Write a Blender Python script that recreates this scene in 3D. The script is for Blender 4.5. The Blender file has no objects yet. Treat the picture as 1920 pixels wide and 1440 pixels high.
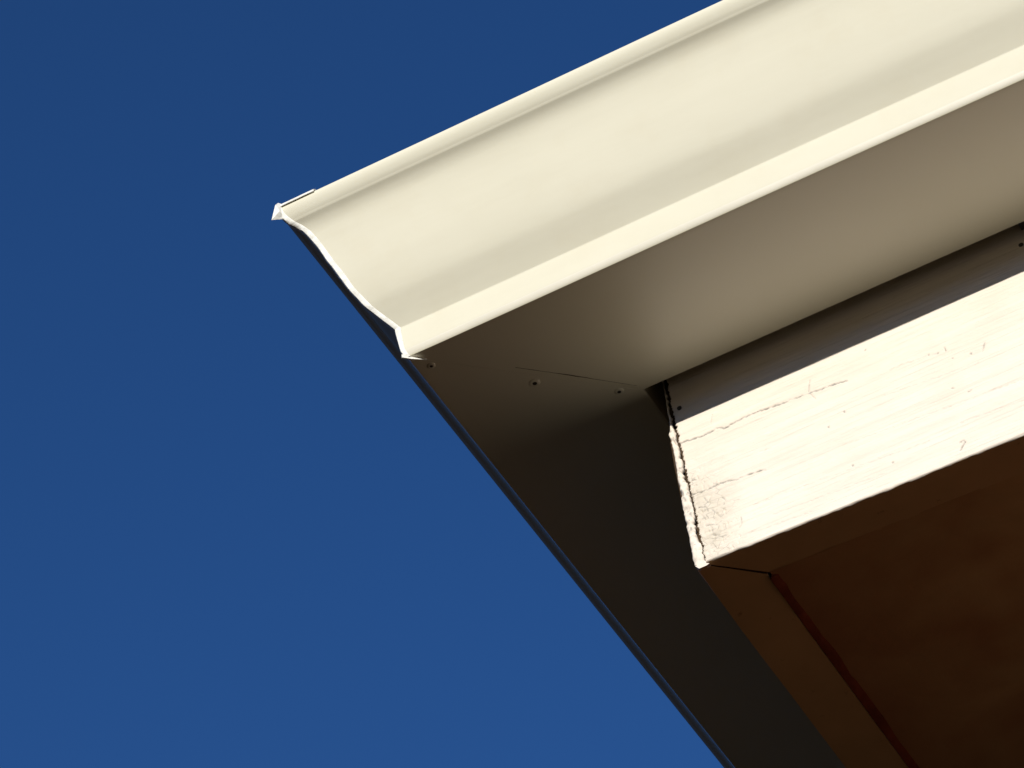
import bpy, math, random
from mathutils import Vector, Matrix, noise
random.seed(4)
sc = bpy.context.scene
H = 3.0                                   # height of the gutter's underside above the ground

# ---------------------------------------------------------------- camera
cd = bpy.data.cameras.new('camera'); cam = bpy.data.objects.new('camera', cd)
sc.collection.objects.link(cam)
right = Vector((0.88540117, 0.44717224, -0.12689265))
down = Vector((-0.39494966, 0.57977225, -0.71265623))
fwd = Vector((-0.24511125, 0.68110288, 0.68994155))
M = Matrix.Identity(4)
for i in range(3):
    M[i][0] = right[i]; M[i][1] = -down[i]; M[i][2] = -fwd[i]
M[0][3], M[1][3], M[2][3] = 0.45326784, -1.51802463, -1.47882829 + H
cam.matrix_world = M
cd.sensor_width = 36; cd.lens = 126.058; cd.clip_start = 0.02; cd.clip_end = 2000
sc.camera = cam

# ---------------------------------------------------------------- sky, sun, exposure
SX = 0.22
sund = Vector((SX, -1.0, 0.256)).normalized()
elev = math.asin(sund.z); rot = math.atan2(sund.x, sund.y)
w = bpy.data.worlds.new('World'); sc.world = w; w.use_nodes = True
nt = w.node_tree; bg = nt.nodes['Background']
sky = nt.nodes.new('ShaderNodeTexSky'); sky.sky_type = 'NISHITA'; sky.sun_disc = False
sky.sun_elevation = elev; sky.sun_rotation = rot
sky.altitude = 1200; sky.air_density = 0.75; sky.dust_density = 0.6; sky.ozone_density = 6.0
tint = nt.nodes.new('ShaderNodeMix'); tint.data_type = 'RGBA'; tint.blend_type = 'MULTIPLY'; tint.inputs[0].default_value = 1
nt.links.new(sky.outputs[0], tint.inputs[6]); tint.inputs[7].default_value = (.86, 1.22, 1.42, 1)   # clear deep blue air
nt.links.new(tint.outputs[2], bg.inputs[0]); bg.inputs[1].default_value = 0.087
ld = bpy.data.lights.new('sun', 'SUN'); sun = bpy.data.objects.new('sun', ld)
sc.collection.objects.link(sun)
sun.rotation_euler = sund.to_track_quat('Z', 'Y').to_euler()
sun.location = (0, -4, 6)
ld.energy = 5.0; ld.angle = math.radians(0.5); ld.color = (1.0, 0.95, 0.845)
sc.view_settings.view_transform = 'Standard'; sc.view_settings.look = 'None'
sc.view_settings.exposure = 0.0; sc.view_settings.gamma = 1.0
sc.view_settings.use_curve_mapping = False
sc.cycles.max_bounces = 8; sc.cycles.diffuse_bounces = 6

# ---------------------------------------------------------------- helpers
def tag(o, label=None, cat=None, group=None, kind=None):
    if label: o['label'] = label
    if cat: o['category'] = cat
    if group: o['group'] = group
    if kind: o['kind'] = kind
    return o

def empty(name, loc):
    o = bpy.data.objects.new(name, None); sc.collection.objects.link(o)
    o.location = loc; o.empty_display_size = .1
    return o

def mesh(name, V, F, mat, parent=None, smooth=None, off=(0, 0, H)):
    """vertices are given in eave coordinates (z = 0 at the gutter's underside)"""
    base = parent.location if parent else Vector((0, 0, 0))
    if parent and parent.parent: base = base + parent.parent.location
    me = bpy.data.meshes.new(name)
    me.from_pydata([(v[0]+off[0]-base[0], v[1]+off[1]-base[1], v[2]+off[2]-base[2]) for v in V], [], F)
    me.validate(); me.update()
    if smooth is not None:
        me.polygons.foreach_set('use_smooth', [True]*len(me.polygons))
        me.set_sharp_from_angle(angle=math.radians(smooth))
    me.materials.append(mat)
    o = bpy.data.objects.new(name, me); sc.collection.objects.link(o)
    o.parent = parent
    return o

def box(V, F, x0, y0, z0, x1, y1, z1):
    n = len(V)
    V += [(x, y, z) for z in (z0, z1) for y in (y0, y1) for x in (x0, x1)]
    F += [tuple(n+i for i in q) for q in ((0, 2, 3, 1), (4, 5, 7, 6), (0, 1, 5, 4), (2, 6, 7, 3), (0, 4, 6, 2), (1, 3, 7, 5))]

def nz(x, y, z=0.0): return noise.noise(Vector((x, y, z)))

class NT:
    def __init__(s, name, rough=.5, spec=.5):
        s.m = bpy.data.materials.new(name); s.m.use_nodes = True
        s.t = s.m.node_tree; s.b = s.t.nodes['Principled BSDF']
        s.b.inputs['Roughness'].default_value = rough
        s.b.inputs['Specular IOR Level'].default_value = spec
        s.co = s.t.nodes.new('ShaderNodeTexCoord').outputs['Object']
    def mapping(s, scale):
        n = s.t.nodes.new('ShaderNodeMapping'); s.t.links.new(s.co, n.inputs[0])
        n.inputs['Scale'].default_value = scale; return n.outputs[0]
    def noise(s, scale, detail=4, rough=.55, mp=None, dist=0):
        n = s.t.nodes.new('ShaderNodeTexNoise'); s.t.links.new(mp or s.co, n.inputs['Vector'])
        n.inputs['Scale'].default_value = scale; n.inputs['Detail'].default_value = detail
        n.inputs['Roughness'].default_value = rough; n.inputs['Distortion'].default_value = dist
        return n.outputs['Fac']
    def ramp(s, fac, stops):
        n = s.t.nodes.new('ShaderNodeValToRGB'); s.t.links.new(fac, n.inputs[0])
        e = n.color_ramp.elements
        while len(e) < len(stops): e.new(.5)
        for i, (p, c) in enumerate(stops): e[i].position = p; e[i].color = (*c, 1)
        return n.outputs[0]
    def mix(s, fac, a, b, blend='MIX'):
        n = s.t.nodes.new('ShaderNodeMix'); n.data_type = 'RGBA'; n.blend_type = blend
        for sock, v in ((n.inputs[0], fac), (n.inputs[6], a), (n.inputs[7], b)):
            if hasattr(v, 'node'): s.t.links.new(v, sock)
            elif isinstance(v, (int, float)): sock.default_value = v
            else: sock.default_value = (*v, 1)
        return n.outputs[2]
    def col(s, c):
        if hasattr(c, 'node'): s.t.links.new(c, s.b.inputs['Base Color'])
        else: s.b.inputs['Base Color'].default_value = (*c, 1)
    def bump(s, h, dist, strength=1.0):
        n = s.t.nodes.new('ShaderNodeBump'); n.inputs['Distance'].default_value = dist
        n.inputs['Strength'].default_value = strength
        s.t.links.new(h, n.inputs['Height']); s.t.links.new(n.outputs[0], s.b.inputs['Normal'])

# ---------------------------------------------------------------- materials
g = NT('cream_gutter_paint', .40, .85)
v = g.noise(9, 5)
g.col(g.ramp(v, [(.3, (.635, .60, .455)), (.7, (.66, .625, .485))]))
g.bump(g.noise(420, 3), .00006, .5)
GUT = g.m
g = NT('dulled_reflection_paint', .9, .02)      # same paint, made matt on the front to darken the shaded run's sky reflection
g.col(g.mix(g.ramp(g.noise(26, 7, .65), [(.5, (0, 0, 0)), (.8, (.45, .45, .45))]), g.ramp(g.noise(9, 5), [(.3, (.632, .604, .488)), (.7, (.655, .627, .512))]), (.60, .555, .43)))
g.bump(g.mix(.5, g.noise(5, 3), g.noise(1.0, 4, .5, g.mapping((7, 7, 30)))), .0022, .6)
DULLED = g.m
g = NT('cut_edge_sealant', .55, .3)
g.col(g.ramp(g.noise(180, 4), [(.3, (.60, .59, .54)), (.65, (.82, .81, .77))]))
g.bump(g.noise(600, 3), .0003)
EDGE = g.m
g = NT('dark_steel', .6, .3)
g.col(g.ramp(g.noise(60, 4), [(.3, (.02, .018, .015)), (.7, (.05, .045, .04))]))
DARK = g.m
g = NT('seam_grime', .9, .1)
g.col(g.ramp(g.noise(120, 4), [(.3, (.10, .08, .055)), (.7, (.26, .23, .17))])); GRIME = g.m
g = NT('hem_sky_highlight', .42, .6)               # folded bottom hem, coloured slightly paler to stand in for its sky highlight
g.col(g.ramp(g.noise(30, 5), [(.3, (.64, .605, .50)), (.7, (.69, .65, .54))])); g.b.inputs['Metallic'].default_value = .0; HEM = g.m
# weathered cream paint on timber; "grime" is the dirt that has settled in cracks
g = NT('peeling_cream_paint', .62, .3)
v = g.noise(1.0, 6, .6, g.mapping((14, 30, 160)))
c = g.ramp(v, [(.25, (.68, .605, .52)), (.6, (.775, .69, .60))])
bl = g.noise(22, 4, .6)
c = g.mix(g.ramp(bl, [(.5, (0, 0, 0)), (.75, (.5, .5, .5))]), c, (.65, .58, .49))
at = g.t.nodes.new('ShaderNodeAttribute'); at.attribute_name = 'grime'
we = g.t.nodes.new('ShaderNodeAttribute'); we.attribute_name = 'wear'
c = g.mix(g.mix(1, we.outputs['Color'], g.ramp(g.noise(90, 5, .7), [(.36, (.25, .25, .25)), (.58, (1, 1, 1))]), 'MULTIPLY'), c, (.62, .555, .46))
vo = g.t.nodes.new('ShaderNodeTexVoronoi'); vo.feature = 'DISTANCE_TO_EDGE'; vo.inputs['Scale'].default_value = 1
g.t.links.new(g.mapping((150, 150, 260)), vo.inputs['Vector'])
ck = g.ramp(vo.outputs[0], [(.0, (.75, .75, .75)), (.055, (0, 0, 0))])
c = g.mix(g.mix(1, we.outputs['Color'], g.mix(1, ck, g.ramp(g.noise(150, 3), [(.45, (0, 0, 0)), (.6, (1, 1, 1))]), 'MULTIPLY'), 'MULTIPLY'), c, (.30, .27, .22))
c = g.mix(at.outputs['Fac'], c, (.25, .245, .235))
g.col(c)
g.bump(g.noise(1.0, 8, .65, g.mapping((60, 200, 900))), .00035, .8)
FAS = g.m
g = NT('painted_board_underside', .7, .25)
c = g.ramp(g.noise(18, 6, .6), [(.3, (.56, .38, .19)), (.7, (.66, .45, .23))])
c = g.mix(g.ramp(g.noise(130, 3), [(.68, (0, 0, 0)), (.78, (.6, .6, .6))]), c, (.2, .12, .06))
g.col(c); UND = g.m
g = NT('stained_soffit_sheet', .75, .2)
c = g.ramp(g.noise(12, 7, .65, None, .6), [(.3, (.54, .37, .185)), (.5, (.62, .425, .21)), (.72, (.70, .485, .245))])
c = g.mix(g.ramp(g.noise(7, 3), [(.48, (0, 0, 0)), (.7, (.8, .8, .8))]), c, (.36, .13, .06))
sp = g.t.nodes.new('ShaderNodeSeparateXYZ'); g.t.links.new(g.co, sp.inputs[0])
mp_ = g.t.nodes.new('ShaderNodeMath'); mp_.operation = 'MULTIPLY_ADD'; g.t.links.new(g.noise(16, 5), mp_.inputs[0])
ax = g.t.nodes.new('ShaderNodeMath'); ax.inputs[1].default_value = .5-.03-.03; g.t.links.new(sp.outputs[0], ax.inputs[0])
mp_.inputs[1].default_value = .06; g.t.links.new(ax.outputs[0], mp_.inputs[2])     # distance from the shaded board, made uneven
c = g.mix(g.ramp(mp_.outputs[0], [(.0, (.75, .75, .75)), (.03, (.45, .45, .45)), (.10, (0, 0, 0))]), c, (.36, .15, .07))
g.col(c); g.bump(g.noise(90, 5), .0006, .6); SOF = g.m
g = NT('red_brown_sealant', .6, .3)
g.col(g.ramp(g.noise(70, 5, .6), [(.3, (.15, .032, .012)), (.7, (.27, .065, .026))]))
g.bump(g.noise(160, 3), .0012, .8); SEAL = g.m
g = NT('red_brick_wall', .85, .2)
br = g.t.nodes.new('ShaderNodeTexBrick')
cx = g.t.nodes.new('ShaderNodeSeparateXYZ'); g.t.links.new(g.co, cx.inputs[0])
ad = g.t.nodes.new('ShaderNodeMath'); ad.operation = 'ADD'
g.t.links.new(cx.outputs[0], ad.inputs[0]); g.t.links.new(cx.outputs[1], ad.inputs[1])
cb = g.t.nodes.new('ShaderNodeCombineXYZ'); g.t.links.new(ad.outputs[0], cb.inputs[0]); g.t.links.new(cx.outputs[2], cb.inputs[1])
g.t.links.new(cb.outputs[0], br.inputs['Vector'])
br.inputs['Scale'].default_value = 1; br.inputs['Brick Width'].default_value = .24; br.inputs['Row Height'].default_value = .086
br.inputs['Mortar Size'].default_value = .008
br.inputs['Color1'].default_value = (.30, .12, .06, 1); br.inputs['Color2'].default_value = (.22, .085, .045, 1)
br.inputs['Mortar'].default_value = (.14, .12, .09, 1)
g.col(g.mix(.5, br.outputs['Color'], g.ramp(g.noise(30, 5), [(.3, (.6, .6, .6)), (.7, (1, 1, 1))]), 'MULTIPLY'))
BRICK = g.m
g = NT('roof_tile', .7, .3)
g.col(g.ramp(g.noise(6, 5), [(.3, (.09, .085, .08)), (.7, (.14, .13, .125))])); ROOF = g.m
g = NT('dry_lawn_soil', .95, .1)
c = g.ramp(g.noise(3, 8, .7), [(.3, (.024, .014, .004)), (.55, (.034, .020, .006)), (.75, (.048, .028, .010))])
g.col(c); g.bump(g.noise(40, 6), .02); GRD = g.m

g = NT('dark_blocker', .95, .1)
g.col(g.ramp(g.noise(.12, 9, .7), [(.35, (.012, .014, .006)), (.7, (.035, .036, .014))])); BLOCKER = g.m

g = NT('gap_shade_timber', .9, .1)  # cut timber ends, darkened so the mitre gap's shade is in the colour
g.col(g.ramp(g.noise(1.0, 5, .6, g.mapping((300, 300, 60))), [(.3, (.045, .028, .016)), (.7, (.10, .065, .04))])); TIMBER = g.m

# ---------------------------------------------------------------- ground
S = 500
gr = mesh('ground', [(-S, -S, 0), (S, -S, 0), (S, S, 0), (-S, S, 0)], [(0, 1, 2, 3)], GRD, off=(0, 0, 0))
tag(gr, kind='structure')
# dark ring added out of view to block sky light near the horizon
V = []; F = []; K = 180
for k in range(K):
    a = 2*math.pi*k/K
    up = max(0, min(1, (math.sin(a+.0)+.75)/.5)) if math.cos(a) > 0 else max(0, min(1, (math.sin(a)+.93)/.3))
    if math.radians(98) < a < math.radians(168): up *= .35
    h = 28 + 62*up + 8*noise.noise(Vector((math.cos(a)*3, math.sin(a)*3, 1))) + 3*noise.noise(Vector((math.cos(a)*14, math.sin(a)*14, 1)))
    for r, z in ((170, -1), (200, h*.45), (235, h*.9), (260, h), (330, h*.8), (420, -1)):
        V.append((r*math.cos(a), r*math.sin(a), z))
for k in range(K):
    for i in range(5):
        j = (k+1) % K; F.append((k*6+i, j*6+i, j*6+i+1, k*6+i+1)[::-1])
hl = mesh('horizon_blocker', V, F, BLOCKER, smooth=80, off=(0, 0, 0)); tag(hl, kind='structure')

# ---------------------------------------------------------------- gutter profile (distance out from fascia, height)
def spline(P, n):
    out = []
    for i in range(len(P)-1):
        p0 = P[max(i-1, 0)]; p1 = P[i]; p2 = P[i+1]; p3 = P[min(i+2, len(P)-1)]
        for k in range(n):
            t = k/n
            out.append(tuple(.5*((2*p1[j]) + (-p0[j]+p2[j])*t + (2*p0[j]-5*p1[j]+4*p2[j]-p3[j])*t*t + (-p0[j]+3*p1[j]-3*p2[j]+p3[j])*t**3) for j in (0, 1)))
    out.append(P[-1]); return out
GB = .0075                                 # gap between fascia and gutter back
ogee = spline([(.1172, .0222), (.1190, .0247), (.1225, .0295), (.1262, .0345), (.1298, .0398), (.1330, .0462), (.1360, .0535),
               (.1388, .0610), (.1421, .0705), (.1450, .0790), (.1480, .0872), (.1514, .0950), (.1548, .0997), (.1585, .1028)], 5)
bead = [(.1122, .0), (.1138, .0001), (.1143, .0006), (.1149, .0018), (.1157, .0035), (.1159, .0044), (.1160, .0056), (.1161, .0068)]
lip = spline([(.1590, .1036), (.1608, .1058), (.1626, .1092), (.1633, .1125), (.1624, .1152), (.1600, .1168), (.1570, .1160)], 5)
outer = [(GB, .1300), (GB, .0030), (GB, .0012), (GB+.0012, 0.0), (GB+.003, 0.0), (.1095, 0.0)] + bead + [(.1162, .0090), (.1170, .0190), (.1171, .0206), (.1171, .0215)] + ogee + lip
def shell(P, t):
    """closed loop: outer skin plus the skin t further in"""
    n = len(P); inn = []
    for i in range(n):
        a = Vector(P[max(i-1, 0)]); b = Vector(P[min(i+1, n-1)]); d = (b-a).normalized()
        nrm = Vector((-d.y, d.x)); inn.append((P[i][0]+nrm.x*t, P[i][1]+nrm.y*t))
    return P + inn[::-1]
loop = shell(outer, .0007)

def gutter_run(name, L, swap, parent, dz, gap, mat):
    n = len(loop); V = []; F = []
    # stations along the run: the folded sheet is not perfectly straight
    st = [0] + [.02*k for k in range(1, 40)] + [.8+.4*k for k in range(1, int((L-.8)/.4)+1)]
    for k, s in enumerate(st):
        for (u, z) in loop:
            a = -u + gap + s*(1 + (u/L if k == len(st)-1 else 0)) if k else -u + gap
            wob = .00035*nz(s*5, u*9, 3.1 if swap else 1.7) if k else 0
            zz = z + dz + wob
            uu = u + wob*.8
            V.append((-uu, a, zz) if swap else (a, -uu, zz))
    for k in range(len(st)-1):
        for i in range(n):
            j = (i+1) % n
            q = (k*n+i, k*n+j, (k+1)*n+j, (k+1)*n+i)
            F.append(q if swap else q[::-1])
    h = n//2
    for i in range(h-1):                   # end faces of the thin sheet
        F.append((i, i+1, n-2-i, n-1-i))
        b = (len(st)-1)*n
        F.append((b+i, b+n-1-i, b+n-2-i, b+i+1))
    o = mesh(name, V, F, mat, parent, smooth=28)
    o.data.materials.append(DULLED); o.data.materials.append(HEM)
    for p in o.data.polygons:
        c = p.center
        if c.z > .0043 and (-c.x if swap else -c.y) > .1: p.material_index = 1
        elif .0008 < c.z < .0043 and (-c.x if swap else -c.y) > .1: p.material_index = 2
    return o

gut = empty('rain_gutter', (0, 0, H))
tag(gut, 'cream metal ogee rain gutter turning the roof corner against the blue sky', 'gutter')
ga = gutter_run('gutter_length', 8.0, False, gut, 0, .0002, GUT)
ga['label'] = 'sunlit cream gutter length running up to the right with pale moulded front'
gb = gutter_run('gutter_length', 6.0, True, gut, .0001, .0001, GUT)
gb['label'] = 'shaded gutter length running down to the lower right with dark underside'

# folded and sealed strip over the mitre joint
prof = [p for p in outer if p[0] > .1125]
V = []; F = []
for k, (u, z) in enumerate(prof):
    a = Vector(prof[max(k-1, 0)]); b = Vector(prof[min(k+1, len(prof)-1)]); d = (b-a).normalized()
    o = Vector((d.y, -d.x))
    wd = .0021 + .0006*nz(z*90, 4.2); e = .0009 + .0003*nz(z*140, 8.8)
    if k < 8: wd = .0012
    def pt(off, x, y): return (-u+x-off*o.x, -u+y-off*o.x, z+off*o.y)
    V += [(-u+wd+.0012, -u-.0002*o.x, z+.0002*o.y),
          (-u+wd, -u-e*o.x, z+e*o.y),
          (-u+wd*.35-e*.8, -u-e*1.05*o.x, z+e*o.y),
          (-u-e*1.05, -u+wd*.55-e*.5, z+e*o.y),
          (-u-e*1.0*o.x, -u+wd*1.2, z+e*o.y),
          (-u-.0001, -u+wd*1.2+.0006, z+.0002*o.y)]
for k in range(len(prof)-1):
    for i in range(5):
        F.append((k*6+i, (k+1)*6+i, (k+1)*6+i+1, k*6+i+1)[::-1])
mesh('corner_strip', V, F, EDGE, gut, smooth=40)

# small tab of the mitre joint hanging below the bead, thin wedge
V = [(-.1163, -.1163, .0010), (-.1163, -.1163, -.0016), (-.1120, -.1128, -.0023), (-.1050, -.1062, -.0012), (-.1050, -.1062, .0),
     (-.1157, -.1169, .0010), (-.1157, -.1169, -.0016), (-.1114, -.1134, -.0023), (-.1046, -.1066, -.0012), (-.1046, -.1066, .0)]
F = [(0, 1, 2, 3, 4), (9, 8, 7, 6, 5), (0, 5, 6, 1), (1, 6, 7, 2), (2, 7, 8, 3), (3, 8, 9, 4), (4, 9, 5, 0)]
mesh('joint_tab', V, F, EDGE, gut)
# overlapping plate on the lip with its pointed outer tip
V = []; F = []
xs = [-.1618, -.158, -.150, -.142, -.1375]
for x in xs:
    j = .0002*nz(x*300, 1)
    V += [(x, -.1645-j, .1135), (x, -.1643-j, .1152), (x, -.1618-j, .1178), (x, -.1570, .1178), (x, -.1570, .1172), (x, -.1612, .1172), (x, -.1637, .1149), (x, -.1639, .1135)]
for k in range(len(xs)-1):
    for i in range(8):
        j = (i+1) % 8; F.append((k*8+i, k*8+j, (k+1)*8+j, (k+1)*8+i))
F += [tuple(range(7, -1, -1)), tuple(range((len(xs)-1)*8, len(xs)*8))]
mesh('lip_plate', V, F, EDGE, gut)
V = [(-.1612, -.1650, .1090), (-.1612, -.1655, .1160), (-.1580, -.158, .1178), (-.1665, -.1665, .1030), (-.1655, -.1612, .1090), (-.1650, -.1600, .1160), (-.1600, -.1600, .1060), (-.1640, -.1640, .1172)]
F = [(0, 1, 7, 3), (3, 7, 5, 4), (1, 2, 7), (7, 2, 5), (0, 3, 6), (3, 4, 6), (4, 5, 2, 6), (0, 6, 2, 1)]
mesh('lip_tip', V, F, EDGE, gut)

# grimy lap edge showing on the underside beside the mitre
V = []; F = []
N = 90
for k in range(N+1):
    q = -.0640 + k*(.0640-.0095)/N
    x = q; y = q-.0016*math.sin(math.pi*min(1, max(0, (-q-.008)/.1)))-.0042 + .0002*nz(q*260, 5)
    wv = .00004 + .0003*max(0, nz(q*90, 2.6)+.25)*(1 if -.058 < q < -.022 else .12)
    V += [(x-wv, y+wv, .0), (x, y, -.0003-wv*.6), (x+wv, y-wv, .0)]
for k in range(N):
    for i in range(2): F.append((k*3+i, (k+1)*3+i, (k+1)*3+i+1, k*3+i+1))
mesh('lap_seam', V, F, GRIME, gut)

def disc_rivet(x, y, r, parent, name='rivet'):
    V = []; F = []; n = 28
    rings = [(r, .0001), (r*.92, -.00018), (r*.74, -.00045), (r*.54, -.00062), (r*.40, -.00055), (r*.36, -.0002), (r*.34, .0025)]
    for (q, z) in rings:
        for i in range(n):
            a = 2*math.pi*i/n; V.append((x+q*math.cos(a), y+q*math.sin(a), z))
    for k in range(len(rings)-1):
        for i in range(n):
            j = (i+1) % n; F.append((k*n+i, k*n+j, (k+1)*n+j, (k+1)*n+i))
    o = mesh(name, V, F, GUT, parent, smooth=35)
    Vd = [(x+r*.39*math.cos(2*math.pi*i/n), y+r*.39*math.sin(2*math.pi*i/n), -.00050) for i in range(n)]
    s = mesh('rivet_hole', Vd, [tuple(range(n))[::-1]], DARK, o)
    return o
for (x, y, r) in ((-.0603, -.0512, .0036), (-.0208, -.0155, .0031), (-.1053, -.0994, .0026)):
    disc_rivet(x, y, r, gut)
# bracket behind the gutter
V = []; F = []; box(V, F, .2375, -.0071, .0020, .262, -.0005, .11)
br_ = mesh('bracket', V, F, DARK, gut)

# ---------------------------------------------------------------- house
house = empty('house', (0.5, .45, 0))
tag(house, 'house corner with peeling cream fascia boards and a brown soffit under the gutter', 'house')

def zb(x):
    x = max(0, x); return -.1388 - .0062*min(1, (x/.21))**.85
CR = [[(.0050, -.0449), (.0182, -.0467), (.0302, -.0459), (.033, -.0484), (.0397, -.047), (.0558, -.0464), (.0714, -.0483), (.0882, -.0494), (.0964, -.0506), (.1027, -.0508), (.1129, -.0524)],
 [(.0884, -.0482), (.0911, -.0403)], [(.0891, -.05), (.0916, -.056)],
 [(.0046, -.0867), (.0129, -.0875), (.0225, -.0874), (.0288, -.0881), (.0337, -.09), (.0401, -.0895), (.052, -.0915)],
 [(.0065, -.0762), (.0115, -.0776)], [(.0053, -.0828), (.0081, -.0817)], [(.012, -.0929), (.0137, -.0977)],
 [(.0152, -.1043), (.0191, -.1115), (.0215, -.1101)], [(.0093, -.1134), (.0161, -.1163), (.0191, -.1146)],
 [(.0103, -.1248), (.02, -.1266)], [(.0289, -.1044), (.0329, -.1052)], [(.031, -.1183), (.0306, -.1232), (.0287, -.1248)],
 [(.026, -.0395), (.0281, -.034)], [(.0083, -.1045), (.0101, -.1087)], [(.0511, -.0764), (.0584, -.0771)],
 [(.1733, -.0593), (.1737, -.0626)], [(.1967, -.0682), (.194, -.0732)], [(.179, -.0986), (.1817, -.0982)],
 [(.1706, -.091), (.1722, -.0916)], [(.1652, -.1321), (.1688, -.1312), (.1695, -.133), (.1651, -.1372)],
 [(.1275, -.0358), (.1283, -.0347)], [(.007, -.098), (.012, -.1005), (.0125, -.104)], [(.006, -.109), (.009, -.1075)],
 [(.0225, -.098), (.0245, -.1015), (.0225, -.104)], [(.0125, -.118), (.0128, -.1225), (.016, -.1245)]]
FAINT = [[(.1387, -.0582), (.1482, -.0581), (.1573, -.0595), (.1632, -.0597), (.1687, -.0613)], [(.0974, -.0505), (.1114, -.0521)],
 [(.04, -.113), (.09, -.1165), (.15, -.1215)], [(.05, -.126), (.12, -.131)], [(.10, -.098), (.17, -.1035), (.24, -.108)], [(.13, -.075), (.19, -.081)],
 [(.17, -.118), (.25, -.124)], [(.03, -.132), (.08, -.1365)]]
DOT = [(.176, -.0695), (.1871, -.0719), (.0947, -.0807), (.1061, -.0746), (.1259, -.1256), (.1028, -.1154), (.1632, -.0597), (.1687, -.0613)]
DX = .0005
grid = {}
def stamp(x, z, r, a):
    for i in range(int((x-r)/DX)-1, int((x+r)/DX)+2):
        for k in range(int((z-r)/DX)-1, int((z+r)/DX)+2):
            d = math.hypot(i*DX-x, k*DX-z)
            if d < r:
                q = a*(1-(d/r)**2); grid[(i, k)] = max(grid.get((i, k), 0), q)
def draw(P, wd, a, jig):
    for (p, q) in zip(P, P[1:]):
        L = math.dist(p, q); n = max(2, int(L/.0002))
        for s in range(n):
            t = s/n; x = p[0]+(q[0]-p[0])*t; z = p[1]+(q[1]-p[1])*t
            z += jig*nz(x*700, z*300, 5.5) + jig*nz(x*2300, z*900, 2.5)*.5
            m = .55+.9*max(-.4, nz(x*320, z*320, 9.1))
            stamp(x, z, wd*(.7+.5*m), a*min(1, max(.15, m+.2)))
for i, P in enumerate(CR): draw(P, .00052 if i in (0, 3) else .00046, .85 if i in (0, 3, 15, 16, 19) else .6, .0006)
for P in FAINT: draw(P, .0004, .28, .0005)
for (x, z) in DOT: stamp(x, z, .0008, .8)

# --- sunny fascia board: fine grid near the corner, coarse further on
X = [.0047 + DX*i for i in range(int(.30/DX))] + [.34, .40, .5, .7, 1.0, 1.5, 2, 3, 4, 5, 6, 7, 7.97]
nx = len(X); fine = int(.30/DX)
T = 0.031
rows = []                                  # (kind, parameter)
rows += [('b', .15), ('b', .0)]
rows += [('t', .15), ('t', .06), ('t', .012)]
nzr = 290
rows += [('f', k/nzr) for k in range(nzr+1)]
R_ = .0016
rows += [('r', a) for a in (22, 45, 68, 90)]
rows += [('u', y) for y in (.004, .007, .010, .014, .018, .023, .028, T)]
V = []; A = []; WE = []
for kind, p in rows:
    for ix, x in enumerate(X):
        near = 1 if ix < fine else 0
        gm = 0; e = 0
        rag = (.0006*nz(x*45, 3.3) + .00028*nz(x*170, 7.7) - .0005*max(0, nz(x*120, 21)-.25))*near
        z_b = zb(x) + rag
        sx = (.0004*nz(p*40, 1.2)+.0004*nz(p*130, 2.2)+.0001)*max(0, 1-(x-.0045)/.003) if kind == 'f' else 0
        xx, y, z = x, 0., 0.
        if kind == 't': z = p
        elif kind == 'f':
            z = .006 + (z_b + R_ - .006)*p
            if near:
                y = -.00034*nz(x*7, z*260, 1) - .00026*nz(x*22, z*800, 4) - .00012*nz(x*160, z*1400, 6)
                e = max(0, 1-(x-.0045)/.032)*min(1, max(0, (-z-.05)/.05))
                y -= e*(.0008*abs(nz(x*260, z*260, 3)) + .0005*nz(x*130, z*130, 8))
                y += max(0, 1-(x-.0045)/.0012)**2*.0009
                gm = grid.get((round(x/DX), round(z/DX)), 0)
                y += gm*.0010
                # flaked spots close to the end grain
                fl = nz(x*420, z*240, 12)
                if e > .25 and fl > .42: y += .0005
            xx = x + sx*3
        elif kind == 'r':
            a = math.radians(p); y = R_*(1-math.cos(a)); z = z_b + R_*(1-math.sin(a))
            if near: y += .0003*nz(x*90, p*.02, 5); z += .00015*nz(x*200, p*.05, 2)
        elif kind == 'u':
            y = p; z = zb(x) + .0002*nz(x*60, y*200, 2)*near + rag*max(0, 1-p/.006)
            xx = max(x, 0) if ix else 0
            k = p+.0016
            xx = x if x > .0045 + k else .0045
            xx = k + (x-.0045)*(1-k/8) if True else xx
        else: y = T; z = p if p > .1 else zb(x)+.03; xx = x + T
        V.append((xx, y, z)); A.append(gm); WE.append(min(1, e*1.6))
nr = len(rows)
F = []
for k in range(2, nr-1):
    for i in range(nx-1):
        F.append((k*nx+i, (k+1)*nx+i, (k+1)*nx+i+1, k*nx+i+1))
# mitre end, back and top
F.append([k*nx for k in range(0, nr)][::-1])
for (a, b) in ((nr-1, 1), (1, 0), (0, 2)):
    F.append([a*nx, b*nx, b*nx+nx-1, a*nx+nx-1])
fa = mesh('fascia_board', V, F, FAS, house, smooth=60)
at_ = fa.data.attributes.new('grime', 'FLOAT', 'POINT'); at_.data.foreach_set('value', A)
at_ = fa.data.attributes.new('wear', 'FLOAT', 'POINT'); at_.data.foreach_set('value', WE)
fa['label'] = 'sunlit cream fascia board with cracked flaking paint at its corner end'
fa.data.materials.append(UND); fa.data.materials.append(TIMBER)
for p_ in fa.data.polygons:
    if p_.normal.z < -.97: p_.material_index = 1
    if len(p_.vertices) > 50 and p_.area < .05: p_.material_index = 2

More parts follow.
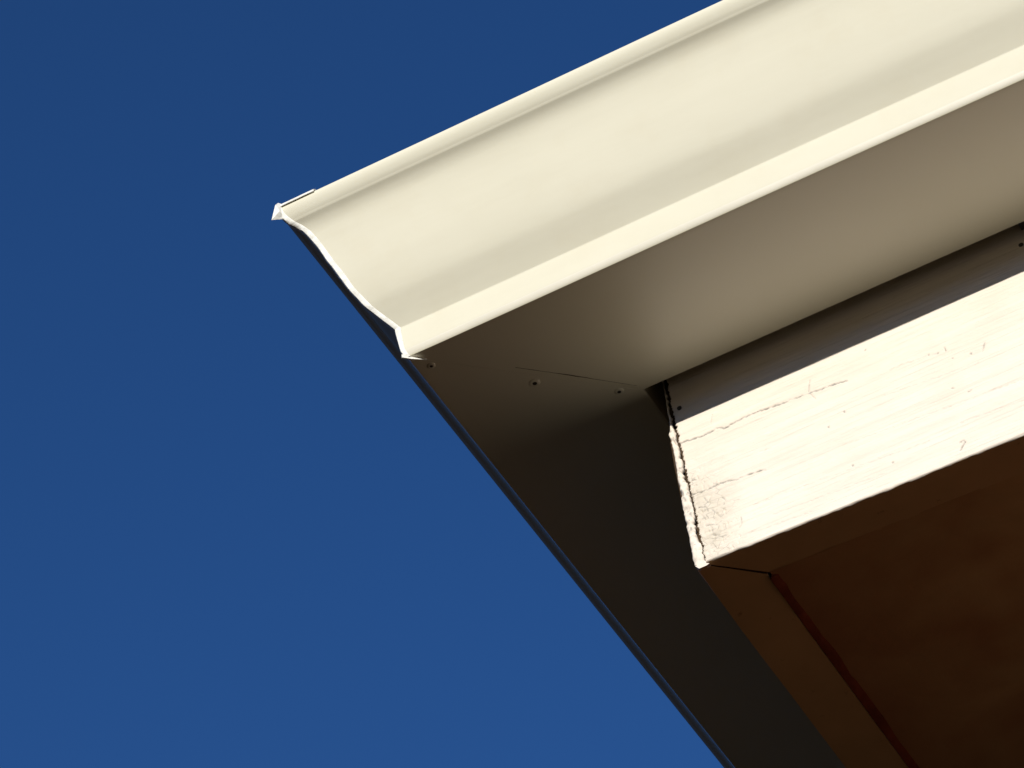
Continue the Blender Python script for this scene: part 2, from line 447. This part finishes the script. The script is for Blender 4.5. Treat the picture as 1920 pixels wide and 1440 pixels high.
# --- shaded fascia board round the corner: underside, outer face, and the paint-caked end that shows
V = []; F = []; G = []
ys = [0, .004, .01, .02, .03] + [.05+.02*k for k in range(20)] + [1, 2, 3, 4, 5, 5.97]
cs = [(.0022, .15), (.0022, -.015), (.0005, -.033), (-.0012, -.04), (-.002, -.06), (-.002, -.10), (-.002, -.1396), (-.002, -.1412), (0, -.1414), (.006, -.1414), (.014, -.1414), (.022, -.1414), (.0305, -.1414), (.0305, .15)]
for y in ys:
    for (x, z) in cs:
        y0 = max(.0015, x+.0002)
        wv = .0006*nz(y*14, 6.6) if x < .001 and .0 < y < .45 else 0
        V.append((x+wv, y0+y, z+((.0003*nz(y*40, x*90) + .0030*(1-min(1, (y0+y)/.08))) if z < -.1405 else 0)))
m = len(cs)
for k in range(len(ys)-1):
    for i in range(m):
        j = (i+1) % m; F.append((k*m+i, k*m+j, (k+1)*m+j, (k+1)*m+i))
F.append(list(range(m))[::-1])
GA = [0]*len(V)
# caked end: a ragged strip between the outer corner and the joint
left = [(.0022, .012), (.0022, .0), (.0020, -.0085), (.0012, -.020), (.0008, -.0300), (-.0010, -.0345), (.0000, -.0451), (-.0003, -.058), (-.0012, -.0746), (-.0018, -.0903), (-.0018, -.1032), (-.002, -.1219), (-.0023, -.1353), (-.0017, -.1395), (-.0004, -.1424)]
rt = [(.0024, .012), (.0024, 0), (.0026, -.0085), (.0018, -.018), (.0024, -.0225), (.0022, -.0300), (.0030, -.036), (.0026, -.0427), (.0036, -.049), (.0026, -.0547), (.0038, -.060), (.0030, -.0652), (.0020, -.070), (.0036, -.078), (.0036, -.088), (.0039, -.101), (.0027, -.108), (.0022, -.1148), (.0026, -.121), (.0040, -.126), (.0038, -.134), (.0040, -.1395), (.0045, -.1424)]
def lerp(P, z):
    for (a, b) in zip(P, P[1:]):
        if a[1] >= z >= b[1]: return a[0]+(b[0]-a[0])*(a[1]-z)/(a[1]-b[1])
    return P[-1][0]
b0 = len(V); nk = 300; nj = 9
for k in range(nk+1):
    z = .012 - (.012+.1424)*k/nk
    l = lerp(left, z) + .00025*nz(z*400, 1); r = lerp(rt, z) + .0004 + .0011*nz(z*420, 3)
    for j in range(nj):
        t = j/(nj-1); x = l+(r-l)*t
        rd = .0011*(2*t-1)**4
        y = -.0012 + rd - .0006*nz(x*500, z*300, 7) + .0014*max(0, nz(x*300, z*160, 17)-.05)*2
        if -.04 < z: y += .0010
        GA.append(max(0, min(.75, (nz(x*600, z*350, 27)-.22)*3)) if -.125 < z else 0)
        V.append((x, y, z))
    for (x, y) in ((r-.0002, .002), (l+.0002, .002)): V.append((x, y, z)); GA.append(.3)
w_ = nj+2
for k in range(nk):
    for j in range(w_):
        j2 = (j+1) % w_; a = b0+k*w_
        F.append((a+j, a+w_+j, a+w_+j2, a+j2))
F.append([b0+nk*w_+j for j in range(w_)])
# drip of paint under the end, running towards the joint
b1 = len(V)
foot = [(-.0015, -.1405, 0), (.0005, -.1432, 0), (.0050, -.1432, 0), (.0072, -.1426, 0), (.0040, -.1404, 0)]
for yy in (-.0014, .0012):
    for (x, z, _) in foot: V.append((x, yy, z)); GA.append(0)
F += [[b1+i for i in range(5)], [b1+9-i for i in range(5)]]
for i in range(5): F.append([b1+i, b1+5+i, b1+5+(i+1) % 5, b1+(i+1) % 5])
fb = mesh('fascia_board', V, F, FAS, house, smooth=50)
at_ = fb.data.attributes.new('grime', 'FLOAT', 'POINT'); at_.data.foreach_set('value', GA)
fb['label'] = 'shaded fascia board round the corner, its paint caked end showing'
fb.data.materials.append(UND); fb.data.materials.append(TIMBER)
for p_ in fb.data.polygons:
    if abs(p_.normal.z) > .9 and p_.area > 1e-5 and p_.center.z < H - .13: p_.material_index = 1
    if len(p_.vertices) == m: p_.material_index = 2

# nails set in the sunny board
for (x, z) in ((.0094, -.0184), (.2345, -.0084)):
    n = 20; V = [(x+.0015*math.cos(2*math.pi*i/n), -.0007, z+.0013*math.sin(2*math.pi*i/n)) for i in range(n)] + [(x+.0015*math.cos(2*math.pi*i/n), .001, z+.0013*math.sin(2*math.pi*i/n)) for i in range(n)]
    F = [list(range(n))] + [[i, n+i, n+(i+1) % n, (i+1) % n] for i in range(n)]
    mesh('nail', V, F, DARK, fa, off=(0, 0, H))

# far fascia boards
V = []; F = []; box(V, F, 8.0, 0.031, -.145, 8.03, 6.0, .15); mesh('fascia_board', V, F, FAS, house)
V = []; F = []; box(V, F, 0.031, 6.001, -.145, 8.0, 6.03, .15); mesh('fascia_board', V, F, FAS, house)

# soffit: ring of sheet between boards and wall
V = []; F = []
zs = -.1385
gx = [.0325 + .01*k for k in range(50)]; gy = [.0315 + .01*k for k in range(50)]
xs = [.0325, .1, .3, .5, 2, 4, 6, 7.97]; yy = [.0315, .1, .3, .45, 2, 4, 5.97]
xs = [.0325 + .008*k for k in range(32)] + [.3, .5, 2, 4, 6, 7.97]; yy = [.0300, .05, .08, .14, .3, .45, 2, 4, 5.97]
for y in yy:
    for x in xs: V.append((x, y, zs + (zb(x)+.0007-zs)*max(0, 1-(y-.0300)/.12)))
n = len(xs)
for j in range(len(yy)-1):
    for i in range(n-1): F.append((j*n+i, (j+1)*n+i, (j+1)*n+i+1, j*n+i+1))
mesh('soffit', V, F, SOF, house)
# bead of red-brown sealant along the shaded board
V = []; F = []; K = 220
for k in range(K+1):
    s = k/K; y = .0330 + (.0+5.8)*(s**2.2)
    x0 = .0300; x1 = .0362 + .0016*nz(y*38, 2.2) + .0007*nz(y*120, 4.1) - max(0, .004*(1-k/5))
    zz = -.1414 + .0006*nz(y*60, 3)
    V += [(x0, y, -.1395), (x0+.001, y, zz-.0003), ((x0+x1)/2, y, zz+.0004), (x1-.001, y, -.1396), (x1, y, -.1380)]
for k in range(K):
    for i in range(4): F.append((k*5+i, (k+1)*5+i, (k+1)*5+i+1, k*5+i+1))
mesh('sealant_bead', V, F, SEAL, house, smooth=60)

# walls
V = []; F = []; box(V, F, .5, .45, -H, 7.5, 5.55, -.1395); mesh('wall', V, F, BRICK, house)
# hipped roof, its edge lapping into the gutter
V = []; F = []
e = -.05; z0 = .125; t = .02; s = .42; X1 = 8.05; Y1 = 6.05
mid = (Y1-e)/2; rz = z0 + s*mid
for dz in (0, t):
    V += [(e, e, z0+dz), (X1, e, z0+dz), (X1, Y1, z0+dz), (e, Y1, z0+dz), (e+mid, e+mid, rz+dz), (X1-mid, e+mid, rz+dz)]
for o_, fl in ((0, True), (6, False)):
    for q in ((0, 1, 5, 4), (1, 2, 5), (2, 3, 4, 5), (3, 0, 4)):
        q = [o_+i for i in q]; F.append(q[::-1] if fl else q)
for a, b in ((0, 1), (1, 2), (2, 3), (3, 0)): F.append((a, b, 6+b, 6+a))
mesh('roof', V, F, ROOF, house)
